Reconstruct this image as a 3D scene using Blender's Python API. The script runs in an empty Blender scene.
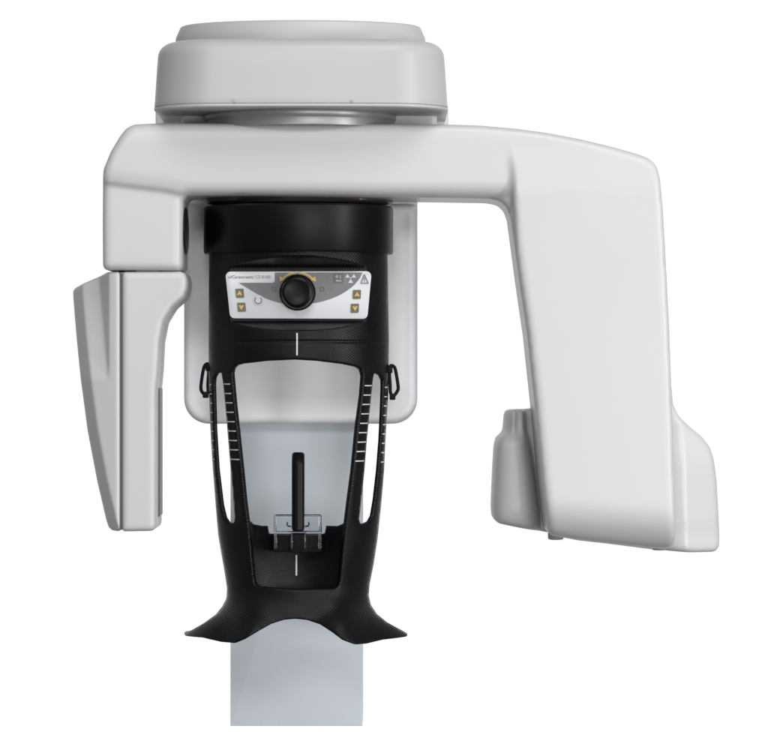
import bpy, bmesh, math
import numpy as np
from mathutils import Vector, Matrix

# ---------------------------------------------------------------- measures
S = 0.0012            # metres per measuring unit on the plane through the turning axis
D = 3750.0            # camera distance in the same units
CX, CY, Z0 = 384.0, 372.0, 1.45
scene = bpy.context.scene
COL = scene.collection

def W(px, py, d=0.0, ref=0.0):
    k = (D + ref) / D
    return ((px - CX) * k * S, d * S, Z0 - (py - CY) * k * S)

# ---------------------------------------------------------------- materials
def mat(name, base, rough=0.4, metal=0.0, noise=0.03, nscale=18.0, bump=0.0, bscale=700.0,
        spec=0.5, coat=0.0, trans=0.0, ior=1.5, emit=0.0):
    m = bpy.data.materials.new(name); m.use_nodes = True
    nt = m.node_tree; b = nt.nodes['Principled BSDF']
    b.inputs['Roughness'].default_value = rough
    b.inputs['Metallic'].default_value = metal
    b.inputs['Specular IOR Level'].default_value = spec
    b.inputs['Coat Weight'].default_value = coat
    b.inputs['Coat Roughness'].default_value = 0.15
    b.inputs['Transmission Weight'].default_value = trans
    b.inputs['IOR'].default_value = ior
    tc = nt.nodes.new('ShaderNodeTexCoord')
    if noise > 0:
        n = nt.nodes.new('ShaderNodeTexNoise'); n.inputs['Scale'].default_value = nscale
        n.inputs['Detail'].default_value = 4
        nt.links.new(tc.outputs['Object'], n.inputs['Vector'])
        r = nt.nodes.new('ShaderNodeValToRGB')
        r.color_ramp.elements[0].position = 0.3; r.color_ramp.elements[1].position = 0.7
        r.color_ramp.elements[0].color = (*[c * (1 - noise) for c in base], 1)
        r.color_ramp.elements[1].color = (*[min(1, c * (1 + noise)) for c in base], 1)
        nt.links.new(n.outputs['Fac'], r.inputs['Fac'])
        nt.links.new(r.outputs['Color'], b.inputs['Base Color'])
        mr = nt.nodes.new('ShaderNodeMapRange')
        mr.inputs['To Min'].default_value = max(0, rough - 0.04); mr.inputs['To Max'].default_value = rough + 0.04
        nt.links.new(n.outputs['Fac'], mr.inputs['Value'])
        nt.links.new(mr.outputs['Result'], b.inputs['Roughness'])
    else:
        b.inputs['Base Color'].default_value = (*base, 1)
    if bump > 0:
        n2 = nt.nodes.new('ShaderNodeTexNoise'); n2.inputs['Scale'].default_value = bscale
        nt.links.new(tc.outputs['Object'], n2.inputs['Vector'])
        bp = nt.nodes.new('ShaderNodeBump'); bp.inputs['Strength'].default_value = bump
        bp.inputs['Distance'].default_value = 0.0004
        nt.links.new(n2.outputs['Fac'], bp.inputs['Height'])
        nt.links.new(bp.outputs['Normal'], b.inputs['Normal'])
    return m

def weave_mat(name, base, rough):
    """black moulded plastic with a fine woven relief"""
    m = bpy.data.materials.new(name); m.use_nodes = True
    nt = m.node_tree; b = nt.nodes['Principled BSDF']
    b.inputs['Base Color'].default_value = (*base, 1)
    b.inputs['Roughness'].default_value = rough; b.inputs['Specular IOR Level'].default_value = 0.20
    tc = nt.nodes.new('ShaderNodeTexCoord')
    mp = nt.nodes.new('ShaderNodeMapping'); mp.inputs['Rotation'].default_value = (0, math.radians(45), 0)
    nt.links.new(tc.outputs['Object'], mp.inputs['Vector'])
    ch = nt.nodes.new('ShaderNodeTexChecker'); ch.inputs['Scale'].default_value = 430
    nt.links.new(mp.outputs['Vector'], ch.inputs['Vector'])
    w = nt.nodes.new('ShaderNodeTexWave'); w.inputs['Scale'].default_value = 132; w.bands_direction = 'X'
    nt.links.new(mp.outputs['Vector'], w.inputs['Vector'])
    w2 = nt.nodes.new('ShaderNodeTexWave'); w2.inputs['Scale'].default_value = 132; w2.bands_direction = 'Z'
    nt.links.new(mp.outputs['Vector'], w2.inputs['Vector'])
    mul = nt.nodes.new('ShaderNodeMath'); mul.operation = 'MULTIPLY'
    nt.links.new(w.outputs['Fac'], mul.inputs[0]); nt.links.new(w2.outputs['Fac'], mul.inputs[1])
    ns = nt.nodes.new('ShaderNodeTexNoise'); ns.inputs['Scale'].default_value = 24; ns.inputs['Detail'].default_value = 5
    nt.links.new(tc.outputs['Object'], ns.inputs['Vector'])
    mr = nt.nodes.new('ShaderNodeMapRange'); mr.inputs['From Min'].default_value = 0.3; mr.inputs['From Max'].default_value = 0.7
    mr.inputs['To Min'].default_value = rough - 0.07; mr.inputs['To Max'].default_value = rough + 0.07
    nt.links.new(ns.outputs['Fac'], mr.inputs['Value']); nt.links.new(mr.outputs['Result'], b.inputs['Roughness'])
    m3 = nt.nodes.new('ShaderNodeMath'); m3.operation = 'MULTIPLY'
    nt.links.new(ns.outputs['Fac'], m3.inputs[0]); m3.inputs[1].default_value = WEAVE * 2
    bp = nt.nodes.new('ShaderNodeBump'); nt.links.new(m3.outputs['Value'], bp.inputs['Strength'])
    bp.inputs['Distance'].default_value = 0.0006
    nt.links.new(mul.outputs['Value'], bp.inputs['Height'])
    nt.links.new(bp.outputs['Normal'], b.inputs['Normal'])
    return m

WEAVE = 0.42
M = {}
M['white'] = mat('white_moulded_plastic', (0.57, 0.571, 0.568), 0.38, noise=0.012, nscale=9, bump=0.03)
M['hood'] = mat('warm_white_plastic', (0.468, 0.466, 0.461), 0.40, noise=0.012, nscale=9, bump=0.03)
M['sensor'] = mat('off_white_plastic', (0.555, 0.554, 0.549), 0.38, noise=0.015, nscale=11, bump=0.04)
M['plate'] = mat('cool_white_plastic', (0.88, 0.88, 0.91), 0.45, noise=0.012, nscale=9, bump=0.03)
M['column'] = mat('grey_painted_metal', (0.575, 0.62, 0.665), 0.42, noise=0.02, nscale=7, bump=0.04, bscale=400)
M['ring'] = mat('satin_grey_metal', (0.30, 0.295, 0.31), 0.38, metal=0.5, noise=0.02)
M['bearing'] = mat('dark_bronze_metal', (0.055, 0.043, 0.040), 0.25, metal=0.3, noise=0.1)
M['shell'] = weave_mat('black_woven_plastic', (0.003, 0.003, 0.004), 0.34)
M['black'] = mat('black_satin_plastic', (0.0025, 0.0025, 0.003), 0.36, noise=0.1, bump=0.05, spec=0.17)
M['matt'] = mat('black_matt_rubber', (0.006, 0.006, 0.006), 0.5, noise=0.1, spec=0.1)
M['seam'] = mat('dark_grey_gasket', (0.10, 0.10, 0.10), 0.6, noise=0.05)
M['dgrey'] = mat('dark_grey_plastic', (0.12, 0.12, 0.13), 0.4, noise=0.05)
M['clear'] = mat('clear_acrylic', (0.96, 0.97, 1.0), 0.03, noise=0, trans=1.0, ior=1.49)
M['paint'] = mat('white_print', (0.62, 0.62, 0.62), 0.5, noise=0.03, nscale=200)
M['label'] = mat('silver_white_foil', (0.58, 0.59, 0.61), 0.32, noise=0.02, nscale=60)
M['smoke'] = mat('smoked_grey_foil', (0.165, 0.165, 0.175), 0.28, noise=0.06, nscale=60)
M['ink'] = mat('grey_ink', (0.14, 0.14, 0.15), 0.5, noise=0.05)
M['paleink'] = mat('pale_grey_ink', (0.32, 0.32, 0.34), 0.5, noise=0.05)
M['gold'] = mat('golden_yellow_print', (0.62, 0.42, 0.10), 0.45, noise=0.05, nscale=90)
M['olive'] = mat('olive_grey_print', (0.12, 0.105, 0.07), 0.45, noise=0.05, nscale=90)
M['foot'] = mat('grey_rubber', (0.3, 0.3, 0.3), 0.5, noise=0.05)
M['lens'] = mat('smoked_lens', (0.005, 0.004, 0.004), 0.4, noise=0.05, spec=0.15)
M['bronze'] = mat('bronze_rim', (0.09, 0.065, 0.06), 0.45, noise=0.05, spec=0.3)

# ---------------------------------------------------------------- linking
def link(name, me, m, parent=None, smooth=True, label=None):
    o = bpy.data.objects.new(name, me); COL.objects.link(o)
    ms = m if isinstance(m, (list, tuple)) else [m]
    for x in ms: me.materials.append(x)
    if parent is not None: o.parent = parent
    if label: o['label'] = label
    if smooth:
        for p in me.polygons: p.use_smooth = True
    return o

def from_data(name, V, F, m, parent=None, smooth=True, label=None, mi=None):
    me = bpy.data.meshes.new(name)
    me.from_pydata([tuple(v) for v in V], [], [list(f) for f in F]); me.update()
    o = link(name, me, m, parent, smooth, label)
    if mi is not None:
        for p, i in zip(me.polygons, mi): p.material_index = i
    return o

def bake(o):
    """freeze the object's modifiers into its mesh"""
    dg = bpy.context.evaluated_depsgraph_get()
    me = bpy.data.meshes.new_from_object(o.evaluated_get(dg), depsgraph=dg)
    old = o.data; o.modifiers.clear(); o.data = me
    bpy.data.meshes.remove(old)
    for p in me.polygons: p.use_smooth = True

def soften(o, voxel=1.7, it=14, fac=0.5):
    r = o.modifiers.new('r', 'REMESH'); r.mode = 'VOXEL'; r.voxel_size = voxel * S; r.use_smooth_shade = True
    s = o.modifiers.new('s', 'SMOOTH'); s.factor = fac; s.iterations = it
    bake(o)

def bevel(o, w, seg=3, ang=35):
    b = o.modifiers.new('b', 'BEVEL'); b.width = w * S; b.segments = seg
    b.limit_method = 'ANGLE'; b.angle_limit = math.radians(ang)
    bake(o)
    me = o.data
    bm = bmesh.new(); bm.from_mesh(me)
    for e in bm.edges:
        if len(e.link_faces) == 2 and e.calc_face_angle(0) > math.radians(30): e.smooth = False
    bm.to_mesh(me); bm.free()

# ---------------------------------------------------------------- outline helpers
def spline(pts, n=6, closed=True):
    """Catmull-Rom through pts"""
    P = np.array(pts, float); N = len(P); out = []
    rng = range(N if closed else N - 1)
    for i in rng:
        if closed: p0, p1, p2, p3 = P[i - 1], P[i], P[(i + 1) % N], P[(i + 2) % N]
        else: p0, p1, p2, p3 = P[max(i - 1, 0)], P[i], P[i + 1], P[min(i + 2, N - 1)]
        for t in np.linspace(0, 1, n, endpoint=False):
            out.append(0.5 * ((2 * p1) + (-p0 + p2) * t + (2 * p0 - 5 * p1 + 4 * p2 - p3) * t * t + (-p0 + 3 * p1 - 3 * p2 + p3) * t ** 3))
    if not closed: out.append(P[-1])
    return np.array(out)

def fillet(pts, rad, n=6):
    """round the corners of a polygon; rad a number or one per corner"""
    P = np.array(pts, float); N = len(P); out = []
    for i in range(N):
        r = rad[i] if hasattr(rad, '__len__') else rad
        a, b, c = P[i - 1], P[i], P[(i + 1) % N]
        u = a - b; v = c - b; lu = np.linalg.norm(u); lv = np.linalg.norm(v); u /= lu; v /= lv
        ang = math.acos(max(-1, min(1, float(u @ v))))
        if r <= 0 or ang > 3.1: out.append(b); continue
        t = min(r / math.tan(ang / 2), lu * 0.49, lv * 0.49); r2 = t * math.tan(ang / 2)
        c0 = b + (u + v) / np.linalg.norm(u + v) * (r2 / math.sin(ang / 2))
        s = b + u * t - c0; e = b + v * t - c0
        a0 = math.atan2(s[1], s[0]); a1 = math.atan2(e[1], e[0]); da = (a1 - a0 + math.pi) % (2 * math.pi) - math.pi
        for k in range(n + 1):
            a_ = a0 + da * k / n; out.append(c0 + r2 * np.array([math.cos(a_), math.sin(a_)]))
    return np.array(out)

def rrect(x0, y0, x1, y1, r, n=8):
    return fillet([(x0, y0), (x1, y0), (x1, y1), (x0, y1)], r, n)

def sdf(X, Y, polys):
    """signed distance (inside positive) and nearest border point; holes by even-odd"""
    Q = np.stack([X, Y], 1); best = np.full(len(Q), 1e18); near = np.zeros_like(Q); ins = np.zeros(len(Q), bool)
    for poly in polys:
        A = np.array(poly, float); B = np.roll(A, -1, 0)
        for a, b in zip(A, B):
            ab = b - a; L = ab @ ab
            if L < 1e-12: continue
            t = np.clip(((Q - a) @ ab) / L, 0, 1); c = a + t[:, None] * ab
            d2 = ((Q - c) ** 2).sum(1); k = d2 < best
            best[k] = d2[k]; near[k] = c[k]
            if a[1] != b[1]:
                cr = ((a[1] > Q[:, 1]) != (b[1] > Q[:, 1])) & (Q[:, 0] < (b[0] - a[0]) * (Q[:, 1] - a[1]) / (b[1] - a[1]) + a[0])
                ins ^= cr
    dist = np.sqrt(best)
    return np.where(ins, dist, -dist), near

def sheet(polys, pitch):
    """regular grid trimmed to the outline: xs, ys, border distance, quads, border edges"""
    A = np.concatenate([np.array(p) for p in polys])
    x0, y0 = A.min(0) - pitch; x1, y1 = A.max(0) + pitch
    nx = int((x1 - x0) / pitch) + 2; ny = int((y1 - y0) / pitch) + 2
    gx, gy = np.meshgrid(x0 + np.arange(nx) * pitch, y0 + np.arange(ny) * pitch)
    X, Y = gx.ravel().copy(), gy.ravel().copy()
    sd, near = sdf(X, Y, polys)
    idx = np.arange(nx * ny).reshape(ny, nx)
    q = np.stack([idx[:-1, :-1], idx[:-1, 1:], idx[1:, 1:], idx[1:, :-1]], -1).reshape(-1, 4)
    sc, _ = sdf(X[q].mean(1), Y[q].mean(1), polys)
    keep = sc > 0; qk = q[keep]
    cnt_k = np.bincount(qk.ravel(), minlength=nx * ny)
    border = (cnt_k > 0) & (cnt_k < 4)
    out = (cnt_k > 0) & (sd < 0)
    mv = border | out
    X[mv] = near[mv, 0]; Y[mv] = near[mv, 1]; sd[mv] = 0
    used = np.where(cnt_k > 0)[0]; rm = -np.ones(nx * ny, int); rm[used] = np.arange(len(used))
    F = rm[qk]; X, Y, sd = X[used], Y[used], np.maximum(sd[used], 0)
    E = {}
    for f in F:
        for i in range(4):
            a, b = int(f[i]), int(f[(i + 1) % 4])
            if (b, a) in E: del E[(b, a)]
            else: E[(a, b)] = 1
    return X, Y, sd, F, list(E)

def roll(s, r):
    u = np.clip(1 - s / r, 0, 1); return r * (1 - np.sqrt(np.maximum(0, 1 - u * u)))

def relief(name, polys, front, back, ref, m, parent=None, pitch=2.0, r=6.0, label=None, soft=None):
    """a solid body: outline, modelled front, straight sides, flat or modelled back"""
    X, Y, s, F, E = sheet(polys, pitch)
    d = front(X, Y, s) if callable(front) else np.full(len(X), float(front))
    d = d + roll(s, r)
    db = back(X, Y, s) if callable(back) else np.full(len(X), float(back))
    n = len(X); k = (D + ref) / D
    V = np.zeros((2 * n, 3))
    V[:n, 0] = V[n:, 0] = (X - CX) * k * S; V[:n, 2] = V[n:, 2] = Z0 - (Y - CY) * k * S
    V[:n, 1] = d * S; V[n:, 1] = np.maximum(db, d + 0.5) * S
    Fs = [tuple(f[::-1]) for f in F] + [tuple(f + n) for f in F] + [(a, b, b + n, a + n) for a, b in E]
    o = from_data(name, V, Fs, m, parent, True, label)
    if soft: soften(o, *soft)
    return o

def smooth01(a, b, x):
    t = np.clip((x - a) / (b - a), 0, 1); return t * t * (3 - 2 * t)

def prism(name, poly, d0, d1, ref, m, parent, bev=0, seg=3, label=None):
    P = np.array(poly); n = len(P)
    V = [W(x, y, d0, ref) for x, y in P] + [W(x, y, d1, ref) for x, y in P]
    area = 0.5 * sum(P[i][0] * P[(i + 1) % n][1] - P[(i + 1) % n][0] * P[i][1] for i in range(n))
    if area < 0: V = V[:n][::-1] + V[n:][::-1]
    F = [tuple(range(n)), tuple(range(2 * n - 1, n - 1, -1))] + [(i, i + n, (i + 1) % n + n, (i + 1) % n) for i in range(n)]
    o = from_data(name, V, F, m, parent, False, label)
    me = o.data; bm = bmesh.new(); bm.from_mesh(me); bmesh.ops.recalc_face_normals(bm, faces=bm.faces); bm.to_mesh(me); bm.free()
    if bev: bevel(o, bev, seg)
    return o

def lathe(name, prof, cx, dc, ref, m, parent, seg=128, axis='z', label=None, cy=0, squash=1.0):
    """prof: (radius, y) for a vertical axis, or (radius, depth) for an axis towards the camera"""
    V, F = [], []
    k = (D + ref) / D
    for r, h in prof:
        for i in range(seg):
            a = 2 * math.pi * i / seg
            if axis == 'z':
                x, y, z = W(cx, h, dc, ref); V.append((x + r * k * S * math.cos(a), y + squash * r * k * S * math.sin(a), z))
            else:
                x, y, z = W(cx, cy, h, ref); V.append((x + r * k * S * math.cos(a), y, z + r * k * S * math.sin(a)))
    n = len(prof)
    for j in range(n - 1):
        for i in range(seg):
            F.append((j * seg + i, j * seg + (i + 1) % seg, (j + 1) * seg + (i + 1) % seg, (j + 1) * seg + i))
    F.append(tuple(range(seg))); F.append(tuple(range((n - 1) * seg, n * seg))[::-1])
    o = from_data(name, V, F, m, parent, True, label)
    me = o.data; bm = bmesh.new(); bm.from_mesh(me); bmesh.ops.recalc_face_normals(bm, faces=bm.faces)
    for e in bm.edges:
        if len(e.link_faces) == 2 and e.calc_face_angle(0) > math.radians(38): e.smooth = False
    bm.to_mesh(me); bm.free()
    return o

def tube(name, pts, rad, m, parent, closed=False, seg=10, label=None):
    """round bar through world points"""
    P = [Vector(p) for p in pts]; n = len(P); V, F = [], []
    up = Vector((0, 1, 0.013)).normalized()
    for i in range(n):
        t = (P[(i + 1) % n] - P[i - 1]) if closed else (P[min(i + 1, n - 1)] - P[max(i - 1, 0)])
        t.normalize(); a = t.cross(up).normalized(); b = t.cross(a)
        for k in range(seg):
            w = 2 * math.pi * k / seg; V.append(P[i] + a * (rad * math.cos(w)) + b * (rad * math.sin(w)))
    for i in range(n if closed else n - 1):
        j = (i + 1) % n
        for k in range(seg): F.append((i * seg + k, i * seg + (k + 1) % seg, j * seg + (k + 1) % seg, j * seg + k))
    if not closed: F.append(tuple(range(seg))[::-1]); F.append(tuple(range((n - 1) * seg, n * seg)))
    return from_data(name, V, F, m, parent, True, label)

# ================================================================ the machine
root = bpy.data.objects.new('dental_x_ray_machine', None); COL.objects.link(root)
root.location = W(296, 726, 140, 78)
root['label'] = 'white panoramic dental x-ray machine with black head support on a grey column'
root['category'] = 'x-ray machine'
ROOT_INV = Matrix.Translation(-Vector(root.location))

# ---- column and carriage plate
column = prism('column', rrect(230.5, 300, 362.5, 726, 0.6), 78, 200, 78, M['column'], root, 1.5)
def plate_front(X, Y, s):
    return 46 + 1.6 * smooth01(7, 11, s)
plate = relief('carriage_plate', [fillet([(183.5, 204), (417.5, 204), (417.5, 424), (183.5, 424)], [3, 3, 25, 25], 10)],
               plate_front, 77, 46, M['plate'], root, 2.0, 8.0, soft=(1.7, 8))
prism('support_bracket', rrect(236, 212, 360, 335, 4), -20, 50, 40, M['plate'], root, 2)

# ---- hood over the turntable
def hood_ring(hx, y, inset, n=22):
    """rounded plan outline with a slightly bowed front"""
    f, b, r = -112 + inset, 170 - inset, max(60 - inset, 4)
    P = fillet([(300 - hx, b), (300 - hx, f), (300 + hx, f), (300 + hx, b)], [20, r, r, 20], n)
    dense = []
    for i in range(len(P)):
        a, c = P[i], P[(i + 1) % len(P)]; L = np.linalg.norm(c - a); k = max(1, int(L / 12))
        k = 24 if (L > 60) else 1
        for j in range(k): dense.append(a + (c - a) * j / k)
    dense = np.array(dense)
    u = (dense[:, 0] - 300) / hx
    dense[:, 1] -= np.where(dense[:, 1] < 40, 9 * (1 - u * u), 0)
    return [W(x, y, d, -100) for x, d in dense]
def loft(name, rings, m, parent, sharp=40, label=None):
    n = len(rings[0]); V = [v for r in rings for v in r]; F = []
    for j in range(len(rings) - 1):
        for i in range(n): F.append((j * n + i, j * n + (i + 1) % n, (j + 1) * n + (i + 1) % n, (j + 1) * n + i))
    F.append(tuple(range(n))); F.append(tuple(range((len(rings) - 1) * n, len(rings) * n)))
    o = from_data(name, V, F, m, parent, True, label)
    me = o.data; bm = bmesh.new(); bm.from_mesh(me); bmesh.ops.recalc_face_normals(bm, faces=bm.faces)
    for e in bm.edges:
        if len(e.link_faces) == 2 and e.calc_face_angle(0) > math.radians(sharp): e.smooth = False
    bm.to_mesh(me); bm.free(); return o
prof = [(148.3, 104.2, 0), (148.6, 103.4, -.2), (148.0, 98, 0), (146.2, 70, 0.8), (145.0, 54, 1.2)]
for k in range(1, 9):
    a = math.pi / 2 * k / 8; prof.append((145.0 - 17 * (1 - math.cos(a)), 54 - 15 * math.sin(a), 1.2 + 17 * (1 - math.cos(a))))
hood = loft('hood', [hood_ring(*p) for p in prof], M['hood'], root)
loft('hood_rim', [hood_ring(h, y, i) for h, y, i in ((140, 108.2, 8), (147.6, 108.2, 1.0), (148.8, 107.2, -.3), (148.8, 105.0, -.3), (147.5, 104.25, .8), (140, 104.25, 8))], M['hood'], hood)
lathe('hood_lid', [(100, 56), (125.5, 54.0), (124.8, 40), (124.4, 38), (120.4, 28.8), (119.4, 27.6), (117, 26.8), (100, 26.0), (60, 25.0), (5, 24.6)], 300.5, 20, 20, M['hood'], hood, 160, squash=0.62)
for sx, sy in ((235, 101.6), (352, 102.0)):
    lathe('screw', [(1.3, -121.2), (1.3, -116)], sx, 0, -110, M['ring'], hood, 16, 'y', cy=sy)

# ---- collar, ring and support under the hood
relief('mast', [rrect(183.5, 118, 417.5, 300, 3)], 64, 150, 64, M['plate'], root, 3, 4, soft=(2.0, 6))
relief('mast_head', [rrect(153, 100, 449, 150, 3)], 95, 165, 60, M['plate'], root, 3, 4, soft=(2.0, 6))
relief('collar', [rrect(181.5, 98, 437, 140, 3)], 12, 96, 12, M['plate'], root, 3, 4, soft=(2.0, 6))
ring = lathe('turntable_ring', [(90, 104), (90, 110.0), (93.5, 110.8), (96.2, 112.6), (97, 115), (96.6, 118), (95.5, 120), (95, 121), (95, 128)], 299.5, 0, -30, M['ring'], root, 160)

# ---- rotating arm
arm_out = [(133, 123.6), (160, 122.3), (290, 122.6), (450, 123.6), (480, 124.6), (513, 127.5), (547, 132), (581, 138.5), (614, 146.5),
           (638, 153.4), (648, 157.2), (654, 161.5), (658, 168), (660.3, 178), (663.2, 211), (667, 279), (669.5, 330), (671.5, 385), (673, 430), (675, 500), (676.5, 538),
           (675.5, 546), (671, 550.2), (648, 549.5), (581, 542), (552, 536.5), (547.5, 531), (541.5, 480), (534.5, 405), (527, 335), (519, 280), (510.5, 216),
           (507, 206.5), (500.5, 200.5), (490, 198.2), (430, 197.2), (300, 196), (186, 194.5), (182.3, 199), (181.6, 264),
           (181, 268.5), (177, 270.5), (106, 269.8), (102.5, 268.5), (101.5, 265), (101.3, 220), (101.6, 182), (102.6, 169), (110, 151), (119.6, 135), (125.5, 127.5)]
def crease_y(x): return np.interp(x, [100, 130, 165, 184, 200], [181.5, 185.5, 190.0, 194.0, 200])
def arm_front(X, Y, s):
    d = np.full(len(X), -75.0)
    bar = (Y < 215) & (X < 512)
    cy = np.where(X < 184, crease_y(X), 197.0)
    # bar underside rolls back
    u = np.clip((Y - (cy - 18)) / 18, 0, 1)
    d += np.where(bar & (X > 184), 8 * u ** 2.2, np.where(bar, 3.5 * u ** 2.2 * (1 - smooth01(cy - 0.5, cy + 1.5, Y)), 0))
    # sensor-side drop stands back a little
    d += 7.5 * smooth01(cy - 0.5, cy + 1.5, Y) * (X < 184.5) * (1 - 0.0)
    # source-side leg stands proud of the bar
    xc = np.interp(Y, [140, 175, 216], [509, 512.5, 514])
    d += -8 * smooth01(-3.5, 3.5, X - xc) * smooth01(138, 200, Y) * np.where(Y < 216, 1, 1)
    # lower end of the leg curls under
    w = np.clip((Y - (488 + 0.08 * (X - 540))) / 58, 0, 1)
    d += np.where(X > 500, 40 * w ** 3, 0)
    # top edge of bar leans back
    t = np.clip((142 - Y) / 20, 0, 1); d += np.where(X < 512, 2.5 * t ** 2, 1.2 * t ** 2)
    return d
arm = relief('rotating_arm', [fillet(arm_out, 2.0, 2)], arm_front, 44, -75, M['white'], root, 2.0, 8.0, soft=(1.7, 10))
# laser window on the inner face of the sensor-side drop
def disc_x(name, x, y, d, ry, rd, thick, m, parent):
    V, F = [], []; n = 48
    for k, (q, e) in enumerate(((1.0, 0), (1.0, thick), (0.86, thick))):
        for i in range(n):
            a = 2 * math.pi * i / n; V.append(W(x + e, y + ry * q * math.sin(a), d + rd * q * math.cos(a), -75))
    for j in range(2):
        for i in range(n): F.append((j * n + i, j * n + (i + 1) % n, (j + 1) * n + (i + 1) % n, (j + 1) * n + i))
    F.append(tuple(range(n))[::-1]); F.append(tuple(range(2 * n, 3 * n)))
    return from_data(name, V, F, m, parent, False)
disc_x('laser_window', 181.9, 229, -8, 23.5, 50, 1.0, M['bronze'], arm)
disc_x('laser_lens', 182.6, 228, -26, 22.5, 33, 1.2, M['lens'], arm)
for fx, fy in ((556.5, 541.5), (660.5, 552.0)):
    lathe('rubber_foot', [(8, fy - 14), (8, fy - 3), (7, fy - 1.4), (4, fy - .9)], fx, -25, -40, M['foot'], arm, 32)

# ---- tube housing behind the leg
hous = [(506.3, 416), (507.5, 411.6), (511, 410), (530, 409.5), (560, 405), (640, 400), (668, 384), (671.8, 384), (673.6, 405), (679, 416.5), (690, 426.5), (703, 437),
        (711, 447), (715, 459), (718, 480), (721, 533), (720.9, 547), (716.5, 552.6), (690, 552.3), (648, 549), (581, 541), (545, 534.5), (499, 525), (493.8, 519.5), (493, 508),
        (494.6, 470), (496, 447), (498, 438.5), (504.5, 433), (505.8, 425)]
def hous_front(X, Y, s):
    xl = np.interp(Y, [409, 425, 432, 438, 447, 508, 526], [507, 506, 505, 498, 496, 493, 493])
    xr = np.interp(Y, [409, 432, 445, 470, 534], [527, 529, 530, 534, 541])
    c = (xl + xr) / 2; h = (xr - xl) / 2
    u = (X - c) / h
    neck = 1 - smooth01(428, 446, Y)
    dl = -2 + 24 * np.abs(np.clip(u, -1.4, 1.4)) ** 3.2 + 14 * neck + 3.0 * neck * np.sin((X - 507) * 0.62)
    w = np.clip((Y - 505) / 28, 0, 1); dl = dl + 10 * w ** 2.5
    # source cap on the outer side: ridge then a face turned outwards
    x2 = np.interp(Y, [380, 420, 470, 550], [676, 680, 683, 685])
    dr = np.where(X < x2, -44 + 0.25 * (x2 - X), -44 + 0.75 * (X - x2))
    dr = dr + 16 * (1 - smooth01(384, 470, Y)) + 2 * w ** 2.5
    return np.where(X < 590, np.minimum(dl, 40), dr)
housing = relief('tube_housing', [fillet(hous, 2.0, 2)], hous_front, 72, -25, M['white'], root, 1.8, 6.0, soft=(1.6, 12))

# ---- sensor head
sens = [(121.8, 271.6), (180, 271), (184.5, 273), (186.8, 280), (186.5, 289), (183, 298), (172, 307.5), (163.2, 322), (159.3, 342), (158, 370), (155.8, 392), (155.6, 527), (152.5, 531.3), (121.8, 531.8)]
def sens_front(X, Y, s):
    return np.full(len(X), -64.0) + 0.0 * X
sensor = relief('sensor_head', [fillet(sens, 1.5, 3)], sens_front, 40, -64, M['sensor'], root, 1.7, 4.5, soft=(1.5, 7))
cov = [(119.6, 271.6), (107.5, 271.6), (100, 275), (85, 282), (76, 286.2), (73.3, 289), (73.4, 296), (77, 335), (81, 372), (88, 430), (97, 482), (105.3, 521), (107.6, 529), (111, 531.6), (119.6, 532)]
cov = [(x - 5.5 * max(0, 117 - x) / 44, y) for x, y in cov]
def cov_front(X, Y, s):
    c = -63.0 + 0.30 * np.maximum(0, 119 - X)
    e = np.interp(Y, [270, 380], [26, 0]); e = np.maximum(e, 0)
    a = np.maximum(0, 108.5 - X)
    d = c + np.minimum(e, 2.1 * a)
    xl = np.interp(Y, [289, 296, 335, 372, 430, 482, 521, 531], [67.5, 67.9, 72, 76.5, 84.4, 94.5, 103.8, 108])
    d = d + 1.7 * np.maximum(0, 12.5 - (X - xl))
    return d
relief('sensor_cover', [fillet(cov, 1.2, 3)], cov_front, 38, -64, M['sensor'], sensor, 1.5, 3.0, soft=(1.3, 6))
prism('seam_gasket', [(119.0, 273), (122.4, 273), (122.4, 530), (119.0, 530)], -59.5, 40, -64, M['seam'], sensor)
relief('sensor_window', [rrect(150, 388, 157.0, 518.5, 1.5)], -26, 30, -64, M['dgrey'], sensor, 1.5, 2.0)
prism('hinge_plate', rrect(136, 268, 158, 274, 1), -58, 30, -64, M['seam'], sensor)

# ---- console: bearing, head, shell
lathe('bearing_disc', [(95, 188), (95, 200.0), (93, 202.0), (82, 204.2), (66, 205.5), (66, 210)], 298.5, 10, -40, M['bearing'], root, 128, squash=0.7)
lathe('console_head', [(88, 206), (93.5, 206.2), (95.2, 208), (95.2, 251.6), (94.2, 253.4), (88, 253.6)], 298, 0, -20, M['black'], root, 160)

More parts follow.
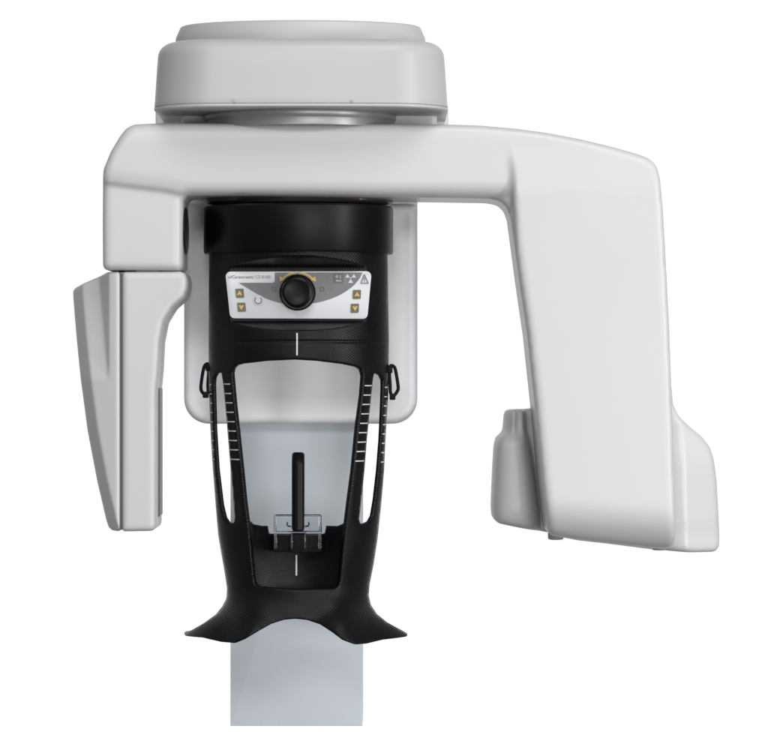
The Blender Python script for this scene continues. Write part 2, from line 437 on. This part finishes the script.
SREF = -45.0; SX = 297.7
_hy = spline([(240, 90.6), (340, 90.4), (400, 90.0), (440, 88.2), (470, 86.8), (504, 83.6), (533, 80.6), (560, 76.4), (582, 72.4), (594, 71.6), (603, 73.5), (611, 80), (620, 92), (630, 106), (642, 120), (650, 128)], 8, False)
_dy = spline([(240, 88), (440, 86), (504, 82), (560, 77), (588, 75), (604, 76), (620, 81), (642, 92), (655, 98)], 8, False)
def shell_depth(X, Y, detail=True):
    h = np.interp(Y, _hy[:, 0], _hy[:, 1]) * 1.03; d0 = np.interp(Y, _dy[:, 0], _dy[:, 1])
    t = np.clip((X - SX) / h, -1.2, 1.2)
    d = -d0 * np.sqrt(np.maximum(1 - t * t, 0.0004))
    # crests where the shoulder wings spring from the front
    d = d - 15 * smooth01(586, 626, Y) * np.exp(-((np.abs(X - SX) - 46) / 20) ** 2)
    if detail:
        # flat cut for the control panel with sloping walls
        py = np.maximum(0, np.maximum(267.5 - Y, Y - 321.5)); pxd = np.maximum(0, np.abs(X - 298.5) - 79)
        cut = -60 - 2.7 * py - 3 * pxd
        d = np.maximum(d, cut)
        # thin seam under the console, lower ring a little proud
        d += 1.6 * np.exp(-((Y - 341.8) / 0.9) ** 2) - 1.0 * smooth01(342, 344, Y) * (1 - smooth01(352, 372, Y))
        # crease along each inner strut
        for sg, pts in ((1, [(378, 366.5), (470, 358), (524, 351.5)]), (-1, [(378, 228.5), (470, 237), (524, 243.5)])):
            p = np.array(pts); xc = np.interp(Y, p[:, 0], p[:, 1])
            over = np.clip((X - xc) * sg, 0, 10)
            d += 0.9 * over * smooth01(372, 395, Y) * (1 - smooth01(500, 530, Y)) * (np.abs(X - SX) < np.interp(Y, [372, 470, 523], [78.5, 74.2, 66]))
    return d
sh_out = [(208, 250), (387.6, 250), (389, 340), (388.6, 375), (388, 400), (386.8, 418), (385.6, 440), (384.2, 470), (381.4, 504), (377.6, 540), (373.6, 566), (369.6, 586), (368.7, 597),
          (370.8, 606), (376.7, 614.5), (386.5, 622.5), (399.6, 630), (406.8, 634.3), (408, 636), (406.5, 637.3), (399.6, 637.6), (383, 638.4), (366.8, 641.2), (356, 641.3), (344, 636.5), (334, 629.5),
          (321, 622), (308, 617.9), (296.3, 616.6), (285, 617.6), (271.7, 621.6), (258.6, 628.2), (245.5, 636), (236, 640.2), (222.5, 640), (203, 637), (184.5, 637.2), (182, 635.6), (183.6, 634),
          (189.7, 632), (203, 624.2), (215, 615.5), (221, 608), (225, 600), (225.6, 590), (222, 567), (217, 538), (214.6, 508), (211.4, 464), (209.8, 440), (208.8, 420), (208, 390), (207.6, 375), (207.4, 340)]
sh_out = np.array(sh_out)
win = [(232.9, 373), (234, 368.4), (237.5, 365.2), (243, 363.8), (268.6, 361), (296, 359.8), (317.5, 361), (343.7, 364.2), (356.5, 366.8), (361, 369.8), (362.6, 376), (361.1, 395), (356.8, 425), (352.4, 470),
       (348.3, 500), (345.5, 522), (342, 558), (339.9, 580), (338.2, 585), (334, 587.2), (294.5, 587.6), (259, 585), (255.4, 583), (254.2, 577), (249.4, 525), (246.2, 500), (243.3, 470), (238.9, 430), (235.4, 400)]
slotL = [(212.7, 384), (213.2, 378), (215.6, 373.8), (219, 372), (221.6, 373), (223, 381), (226.7, 421), (230.2, 462), (232.4, 492), (234.7, 517), (234.2, 522), (231.6, 523.4), (227.6, 522.2), (224, 517.6), (220.8, 505), (216.4, 470), (213.8, 430)]
slotR = [(373.0, 378), (374.2, 373.6), (377.2, 373.2), (381, 375.6), (383.2, 380), (383.4, 386), (382.6, 410), (381.2, 440), (378.8, 470), (375.4, 500), (372.6, 516), (369.4, 521.4), (364.5, 523.6), (360.6, 523.2), (359.2, 519.5), (361, 505), (364.6, 470), (366.9, 440), (369.9, 410)]
polys = [sh_out, np.array(win), np.array(slotL), np.array(slotR)]
X, Y, s, F, E = sheet(polys, 1.15)
d = shell_depth(X, Y) + roll(s, 1.8) * np.clip(1.35 - 1.1 * (np.abs(X - SX) / 90) ** 3, 0.1, 1)
kk = (D + SREF) / D
hh = np.interp(Y, _hy[:, 0], _hy[:, 1])
XB = SX + (X - SX) * (1 - 3.2 / hh); DB = shell_depth(X, Y) + 5.2 * np.clip(1 - np.abs(X - SX) / hh, 0, 1) ** 0.5 + 1.2
n = len(X)
V = np.concatenate([np.stack([(X - CX) * kk * S, d * S, Z0 - (Y - CY) * kk * S], 1), np.stack([(XB - CX) * kk * S, DB * S, Z0 - (Y - CY) * kk * S], 1)])
shell = from_data('head_support', V, [tuple(f[::-1]) for f in F] + [tuple(f + n) for f in F] + [(a, b, b + n, a + n) for a, b in E], M['shell'], root)

def on_shell(name, poly_or_rect, lift, m, parent, nx=4, ny=2, depth=None, ref=SREF, label=None):
    """thin printed mark following the shell surface; rect = four corners"""
    c = np.array(poly_or_rect, float); V, F = [], []
    f = depth or (lambda a, b: shell_depth(a, b))
    for j in range(ny + 1):
        for i in range(nx + 1):
            u, v = i / nx, j / ny
            p = (c[0] * (1 - u) + c[1] * u) * (1 - v) + (c[3] * (1 - u) + c[2] * u) * v
            V.append(W(p[0], p[1], float(f(np.array([p[0]]), np.array([p[1]]))[0]) - lift, ref))
    for j in range(ny):
        for i in range(nx):
            a = j * (nx + 1) + i; F.append((a, a + nx + 1, a + nx + 2, a + 1))
    return from_data(name, V, F, m, parent, True, label)
on_shell('centre_line', [(297.3, 333.5), (298.8, 333.5), (298.8, 355.5), (297.3, 355.5)], 0.5, M['paint'], shell, 1, 16)
tl = [384.0, 393.4, 402.7, 412.1, 421.5, 430.8, 440.2, 449.5, 459.0]
for i, y in enumerate(tl):
    q = i / 8
    for x0, x1, yy in ((224.2 + 6.4 * q, 230.8 + 9.4 * q, y), (208.3 + 2.6 * q, 210.8 + 3.2 * q, y + 0.6),
                       (364.8 - 9.2 * q, 371.8 - 7.8 * q, y + 1.6), (384.9 - 4.0 * q, 387.6 - 3.6 * q, y + 3.4)):
        on_shell('measuring_mark', [(x0, yy - .55), (x1, yy - .55), (x1, yy + .55), (x0, yy + .55)], 1.3 if 215 < x0 < 380 else 1.6, M['paint'], shell, 4, 1)

# latches on both sides
def latch(sign, pts, dd):
    P = spline(pts, 5, True)
    o = tube('side_latch', [W(x, y, dd, SREF) for x, y in P], 1.7 * S, M['matt'], root, True, 10)
    cxm = max(p[0] for p in pts) if sign < 0 else min(p[0] for p in pts)
    for x, y in ((cxm, pts[0][1] + 4), (cxm - 3 * -sign, pts[0][1] + 31)):
        k = prism('latch_pin', rrect(x - 3, y - 3.2, x + 3, y + 3.2, 1.2, 3), dd - 4, dd + 4, SREF, M['matt'], o, 0.8, 2)
latch(-1, [(206.5, 364), (203.4, 365.5), (201.6, 371), (199.4, 386), (200.2, 391.5), (204.2, 395.4), (206.6, 392), (206.4, 384), (207.2, 372)], -14)
latch(1, [(390.5, 366), (394, 366.6), (395.8, 371), (398.2, 386), (397.6, 391), (393.4, 396.2), (390.6, 393), (390.2, 385), (389.6, 374)], -14)

# ---- control panel (a flat plate in the cut of the shell)
PD = -62.0
def flat(name, poly, d, m, parent, label=None, t=0.35, z=SREF):
    return prism(name, poly, d, d + t, z, m, parent, 0, label=label)
pan = fillet([(225.8, 272), (371.8, 271.6), (367.4, 319.2), (230.8, 318.6)], [5, 5, 5, 5], 6)
panel = prism('control_panel', pan, PD, PD + 4, SREF, M['label'], root, 0.5, 2)
arc = spline([(362.6, 272.9), (358.5, 280.5), (350, 289), (336, 297.2), (318, 302.8), (300, 304.6), (282, 303.4), (266, 298.6), (252, 290.8), (239.5, 283.4)], 6, False)
smoke = np.concatenate([arc, [(241, 283.2), (273.6, 283.2), (275.2, 281.8), (275.4, 272.9)]])
flat('smoked_field', smoke, PD - 0.35, M['smoke'], panel)
def circ(x, y, r, n=24, a0=0, a1=2 * math.pi): return [(x + r * math.cos(a0 + (a1 - a0) * i / n), y + r * math.sin(a0 + (a1 - a0) * i / n)) for i in range(n + (abs(a1 - a0) < 6.2))]
def arcband(x, y, r0, r1, a0, a1, n=24): return circ(x, y, r1, n, a0, a1) + circ(x, y, r0, n, a1, a0)
lathe('selector_knob', [(18.0, PD - .4), (18.0, PD - 3), (16.8, PD - 4), (16.2, PD - 6), (15.6, PD - 24), (14.6, PD - 26.5), (12.5, PD - 27.6), (11.5, PD - 27.2), (4, PD - 26.5)], 298.0, 0, SREF, M['black'], panel, 72, 'y', cy=293.0)
def merged(name, items, parent, label=None):
    """one printed sign made of several flat inks: items = (polygon, depth, material)"""
    mats, V, F, mi = [], [], [], []
    for poly, dd, m in items:
        if m not in mats: mats.append(m)
        P = [tuple(p) for p in poly]; n = len(P)
        ar = sum(P[i][0] * P[(i + 1) % n][1] - P[(i + 1) % n][0] * P[i][1] for i in range(n))
        if ar < 0: P = P[::-1]
        b = len(V); V += [W(x, y, dd, SREF) for x, y in P] + [W(x, y, dd + .3, SREF) for x, y in P]
        F += [tuple(range(b, b + n)), tuple(range(b + 2 * n - 1, b + n - 1, -1))] + [(b + i, b + i + n, b + (i + 1) % n + n, b + (i + 1) % n) for i in range(n)]
        mi += [mats.index(m)] * (n + 2)
    o = from_data(name, V, F, mats, parent, False, label, mi)
    return o
R = math.radians
kx, ky = 298.0, 293.4
merged('turn_arrow', [(arcband(kx, ky, 19.6, 21.4, R(-94), R(-140)), PD - 1.0, M['gold']), ([(280.0, 282.0), (280.6, 276.6), (285.2, 280.2)], PD - 1.05, M['gold'])], panel)
merged('turn_arrow', [(arcband(kx, ky, 19.6, 21.4, R(-86), R(-40)), PD - 1.0, M['gold']), ([(316.4, 282.0), (315.4, 276.6), (311.0, 280.2)], PD - 1.05, M['gold'])], panel)
def arrow_button(x, y, up, sl):
    sq = [(x - 4, y - 4.4), (x + 4, y - 4.6), (x + 4.2 - sl, y + 4.4), (x - 3.8 - sl, y + 4.6)]
    k = -1 if up else 1
    tri = [(x - 2.7, y - 1.9 * k), (x + 2.7, y - 1.9 * k), (x, y + 2.7 * k)]
    slit = [(x - .45, y - 1.9 * k), (x + .45, y - 1.9 * k), (x, y - 0.4 * k)]
    merged('arrow_button', [(fillet(sq, .8, 3), PD - 0.8, M['olive']), (tri, PD - 1.2, M['gold']), (slit, PD - 1.5, M['olive'])], panel,
           'olive square button with a golden arrow pointing ' + ('up' if up else 'down'))
arrow_button(240.2, 293.6, True, -.6); arrow_button(242.0, 307.5, False, -.6)
arrow_button(357.2, 294.8, True, .6); arrow_button(355.2, 308.6, False, .6)
merged('start_button', [(circ(258.9, 300.5, 5.2), PD - 0.8, M['label']), (arcband(258.9, 300.6, 2.9, 3.9, R(-50), R(230)), PD - 1.2, M['ink'])], panel)
merged('patient_pictogram', [(fillet([(334, 274.2), (343.6, 274.2), (343.6, 283.2), (334, 283.2)], .5, 2), PD - 0.8, M['olive']),
                             (circ(337, 277, 1.5, 12), PD - 1.1, M['paleink']), ([(336, 282), (336.4, 280), (338.6, 280.6), (341.6, 280.6), (342, 282)], PD - 1.1, M['paleink']),
                             ([(340.0, 275.4), (341.0, 275.4), (341.0, 279.4), (340.0, 279.4)], PD - 1.1, M['paleink'])], panel)
merged('radiation_sign', [([(cx_ - 2.3, cy_ + 1.7), (cx_, cy_ - 1.9), (cx_ + 2.3, cy_ + 1.7)], PD - 0.8, M['label']) for cx_, cy_ in ((347.6, 276.4), (354.0, 276.4))] +
       [([(350.8 - 2.6, 283.4), (350.8, 279.2), (350.8 + 2.6, 283.4)], PD - 0.8, M['label']), (circ(350.8, 278.3, .7, 10), PD - 0.8, M['label'])], panel)
def bar_poly(a, b, w):
    a, b = np.array(a, float), np.array(b, float); t = (b - a) / np.linalg.norm(b - a); n = np.array([-t[1], t[0]]) * w / 2
    return [a + n, b + n, b - n, a - n]
merged('warning_sign', [(bar_poly(a, b, .8), PD - 0.8 - .05 * i, M['ink']) for i, (a, b) in enumerate((((361.2, 283.6), (364.6, 274.8)), ((364.6, 274.8), (368.4, 283.6)), ((361.0, 283.6), (368.6, 283.6))))] +
       [(bar_poly((364.7, 278), (364.7, 281), .8), PD - .8, M['ink']), (circ(364.7, 282.2, .45, 8), PD - .8, M['ink'])], panel)
for x in (274.6, 322.5):
    merged('indicator_ring', [(arcband(x, 289.6, 1.6, 2.4, 0, 2 * math.pi - .001), PD - 0.8, M['seam'] if x > 300 else M['olive'])], panel)
def text(body, x, y, size, m, parent, name):
    cu = bpy.data.curves.new(name, 'FONT'); cu.body = body; cu.size = size * S; cu.extrude = 0.00008
    o = bpy.data.objects.new(name, cu); COL.objects.link(o)
    o.location = W(x, y, PD - 0.5, SREF); o.rotation_euler = (math.pi / 2, 0, 0)
    dg = bpy.context.evaluated_depsgraph_get(); me = bpy.data.meshes.new_from_object(o.evaluated_get(dg), depsgraph=dg)
    me.transform(o.matrix_basis)
    bpy.data.objects.remove(o); bpy.data.curves.remove(cu); me.materials.clear()
    return link(name, me, m, parent, False)
text('Carestream', 232.6, 278.8, 4.3, M['ink'], panel, 'maker_lettering')
text('| CS 8100', 253.8, 278.8, 4.3, M['paleink'], panel, 'type_lettering')
merged('maker_emblem', [(arcband(230.6, 277.2, 1.0, 1.5, R(-60), R(200)), PD - .6, M['ink'])], panel)

# ---- chin panel in the opening, with chin rest and bite rod
cp = [(244, 512), (249.4, 519.6), (253.6, 524), (262, 526), (267.6, 526), (268.9, 534), (324.5, 534), (326, 526), (337.5, 526), (343, 523.4), (347.5, 517), (350.5, 510), (345, 592), (250, 592)]
def chin_d(X, Y, s=None):
    return -44 + 20 * (1 - ((X - SX) / 47) ** 2) - 10 + 0 * Y - 0.05 * (Y - 530)
chin = relief('chin_panel', [np.array(cp)], chin_d, lambda X, Y, s: chin_d(X, Y) + 6, SREF, M['shell'], root, 1.3, 1.6)
on_shell('centre_line', [(295.4, 555.5), (297.0, 555.5), (297.0, 576), (295.4, 576)], 0.5, M['paint'], chin, 1, 4, depth=lambda a, b: chin_d(a, b))
# clear rest: a hollow tray with lugs
rest_out = fillet([(274, 514.5), (321.2, 514.5), (321.2, 549.5), (274, 549.5)], [1.5, 1.5, 4, 4], 5)
rest = bpy.data.objects.new('chin_rest', None); COL.objects.link(rest); rest.parent = root
def clear_box(name, x0, y0, x1, y1, d0, d1, wall, r, m, parent):
    """hollow thin-walled box, its wall seen from the front"""
    V, F = [], []
    for i0, flip in ((0, False), (wall, True)):
        e = min(1.2, r * 0.8); rings = [(i0 + e, d0 + i0), (i0 + e * .3, d0 + i0 + e * .3), (i0, d0 + i0 + e), (i0, d1 - i0 - e), (i0 + e * .3, d1 - i0 - e * .3), (i0 + e, d1 - i0)]
        base = len(V)
        for q, d in rings:
            P = rrect(x0 + q, y0 + q, x1 - q, y1 - q, max(r - q * .6, .5), 5); n = len(P)
            V += [W(x, y, d, -70) for x, y in P]
        fs = []
        for j in range(len(rings) - 1):
            fs += [(base + j * n + i, base + (j + 1) * n + i, base + (j + 1) * n + (i + 1) % n, base + j * n + (i + 1) % n) for i in range(n)]
        fs += [tuple(base + i for i in range(n)), tuple(base + (len(rings) - 1) * n + i for i in range(n))[::-1]]
        F += [f[::-1] for f in fs] if flip else fs
    o = from_data(name, V, F, m, parent, True)
    me = o.data; bm = bmesh.new(); bm.from_mesh(me)
    if bm.calc_volume(signed=True) < 0: bmesh.ops.reverse_faces(bm, faces=bm.faces)
    for e in bm.edges:
        if any(len(f.verts) > 4 for f in e.link_faces): e.smooth = False
    bm.to_mesh(me); bm.free(); return o
clear_box('clear_tray', 273.6, 514.6, 321.6, 534.2, -66, -50, 1.6, 1.6, M['clear'], rest)
for x0, x1 in ((273.6, 277.4), (290.2, 293.0), (303.4, 306.2), (317.8, 321.6)):
    clear_box('clear_rib', x0, 533.6, x1, 549.6, -68, -61, 0.8, 0.8, M['clear'], rest)
prism('rest_block', rrect(289, 533.5, 308, 552.6, 3, 5), -65, -33, -60, M['matt'], rest, 1.0, 3)
prism('rest_foot', rrect(273.2, 535, 322, 551.8, 3, 5), -60.5, -33, -50, M['matt'], rest, 1.0, 3)
for hx in (288.6, 307.4):
    tube('rod_clip', [W(hx + (1.8 if hx < 298 else -1.8) * a, 524.4 + b, -70, -70) for a, b in ((-.6, -2.2), (-.9, -.2), (-.4, 1.6), (1.4, 2.2))], 0.65 * S, M['matt'], rest, False, 8)
rod = relief('bite_rod', [rrect(291.8, 452.2, 304.6, 531, 3.2, 6)], lambda X, Y, s: -74 + 9 * np.clip((463 - Y) / 10, 0, 1) ** 1.2 + 5.5 * (1 - np.sqrt(np.maximum(0, 1 - (np.abs(X - 298.2) / 6.6) ** 2))) - 3, -66, -68, M['black'], root, 1.0, 1.2)

# parent inverse: parts were built in world space
for o in list(bpy.data.objects):
    if o.parent is root: o.matrix_parent_inverse = ROOT_INV

# ================================================================ light
w = bpy.data.worlds.new('World'); scene.world = w; w.use_nodes = True
nt = w.node_tree; bg = nt.nodes['Background']
tc = nt.nodes.new('ShaderNodeTexCoord'); sp = nt.nodes.new('ShaderNodeSeparateXYZ')
nt.links.new(tc.outputs['Generated'], sp.inputs['Vector'])
rp = nt.nodes.new('ShaderNodeValToRGB')
# white studio wall behind the machine, dim studio everywhere else
rp.color_ramp.elements[0].position = 0.80; rp.color_ramp.elements[0].color = (0, 0, 0, 1)
rp.color_ramp.elements[1].position = 0.90; rp.color_ramp.elements[1].color = (1, 1, 1, 1)
nt.links.new(sp.outputs['Y'], rp.inputs['Fac'])
# the unlit half of the studio: dark floor, paler ceiling
rf = nt.nodes.new('ShaderNodeMapRange'); rf.inputs['From Min'].default_value = -0.6; rf.inputs['From Max'].default_value = 0.6
rf.inputs['To Min'].default_value = 0.15; rf.inputs['To Max'].default_value = 0.34
nt.links.new(sp.outputs['Z'], rf.inputs['Value'])
mx = nt.nodes.new('ShaderNodeMixRGB'); mx.inputs['Color2'].default_value = (1, 1, 1, 1)
nt.links.new(rp.outputs['Color'], mx.inputs['Fac']); nt.links.new(rf.outputs['Result'], mx.inputs['Color1'])
nt.links.new(mx.outputs['Color'], bg.inputs['Color'])
bg.inputs['Strength'].default_value = 1.05

def area(name, loc, target, sx, sy, power, col=(1, 1, 1)):
    l = bpy.data.lights.new(name, 'AREA'); l.shape = 'RECTANGLE'; l.size = sx; l.size_y = sy; l.energy = power; l.color = col
    o = bpy.data.objects.new(name, l); COL.objects.link(o); o.location = loc
    v = Vector(target) - Vector(loc); o.rotation_euler = v.to_track_quat('-Z', 'Y').to_euler(); return o
area('softbox_key', (2.3, -1.6, 1.6), (0.05, 0, 1.45), 0.34, 1.9, 33)
area('softbox_top', (0.7, -2.2, 4.3), (0.05, 0, 1.45), 2.0, 1.4, 48)
area('softbox_high', (-0.5, -4.4, 3.0), (0.0, 0, 1.4), 1.2, 0.7, 42)
area('softbox_side', (2.5, -3.3, 1.3), (0.0, 0, 1.35), 1.2, 1.4, 14)
area('softbox_fill', (1.0, -4.2, 1.0), (0.0, 0, 1.35), 1.8, 0.8, 42)

# ================================================================ camera
cd = bpy.data.cameras.new('camera'); cam = bpy.data.objects.new('camera', cd); COL.objects.link(cam)
cam.location = (0, -D * S, Z0); cam.rotation_euler = (math.pi / 2, 0, 0)
cd.sensor_fit = 'HORIZONTAL'; cd.sensor_width = 36; cd.lens = 36 * D / 768.0
cd.clip_start = 0.05; cd.clip_end = 200
scene.camera = cam
vs = scene.view_settings; vs.view_transform = 'Standard'; vs.look = 'None'; vs.exposure = 0; vs.gamma = 1; vs.use_curve_mapping = False
scene.cycles.max_bounces = 12; scene.cycles.transmission_bounces = 12
scene.cycles.use_denoising = True
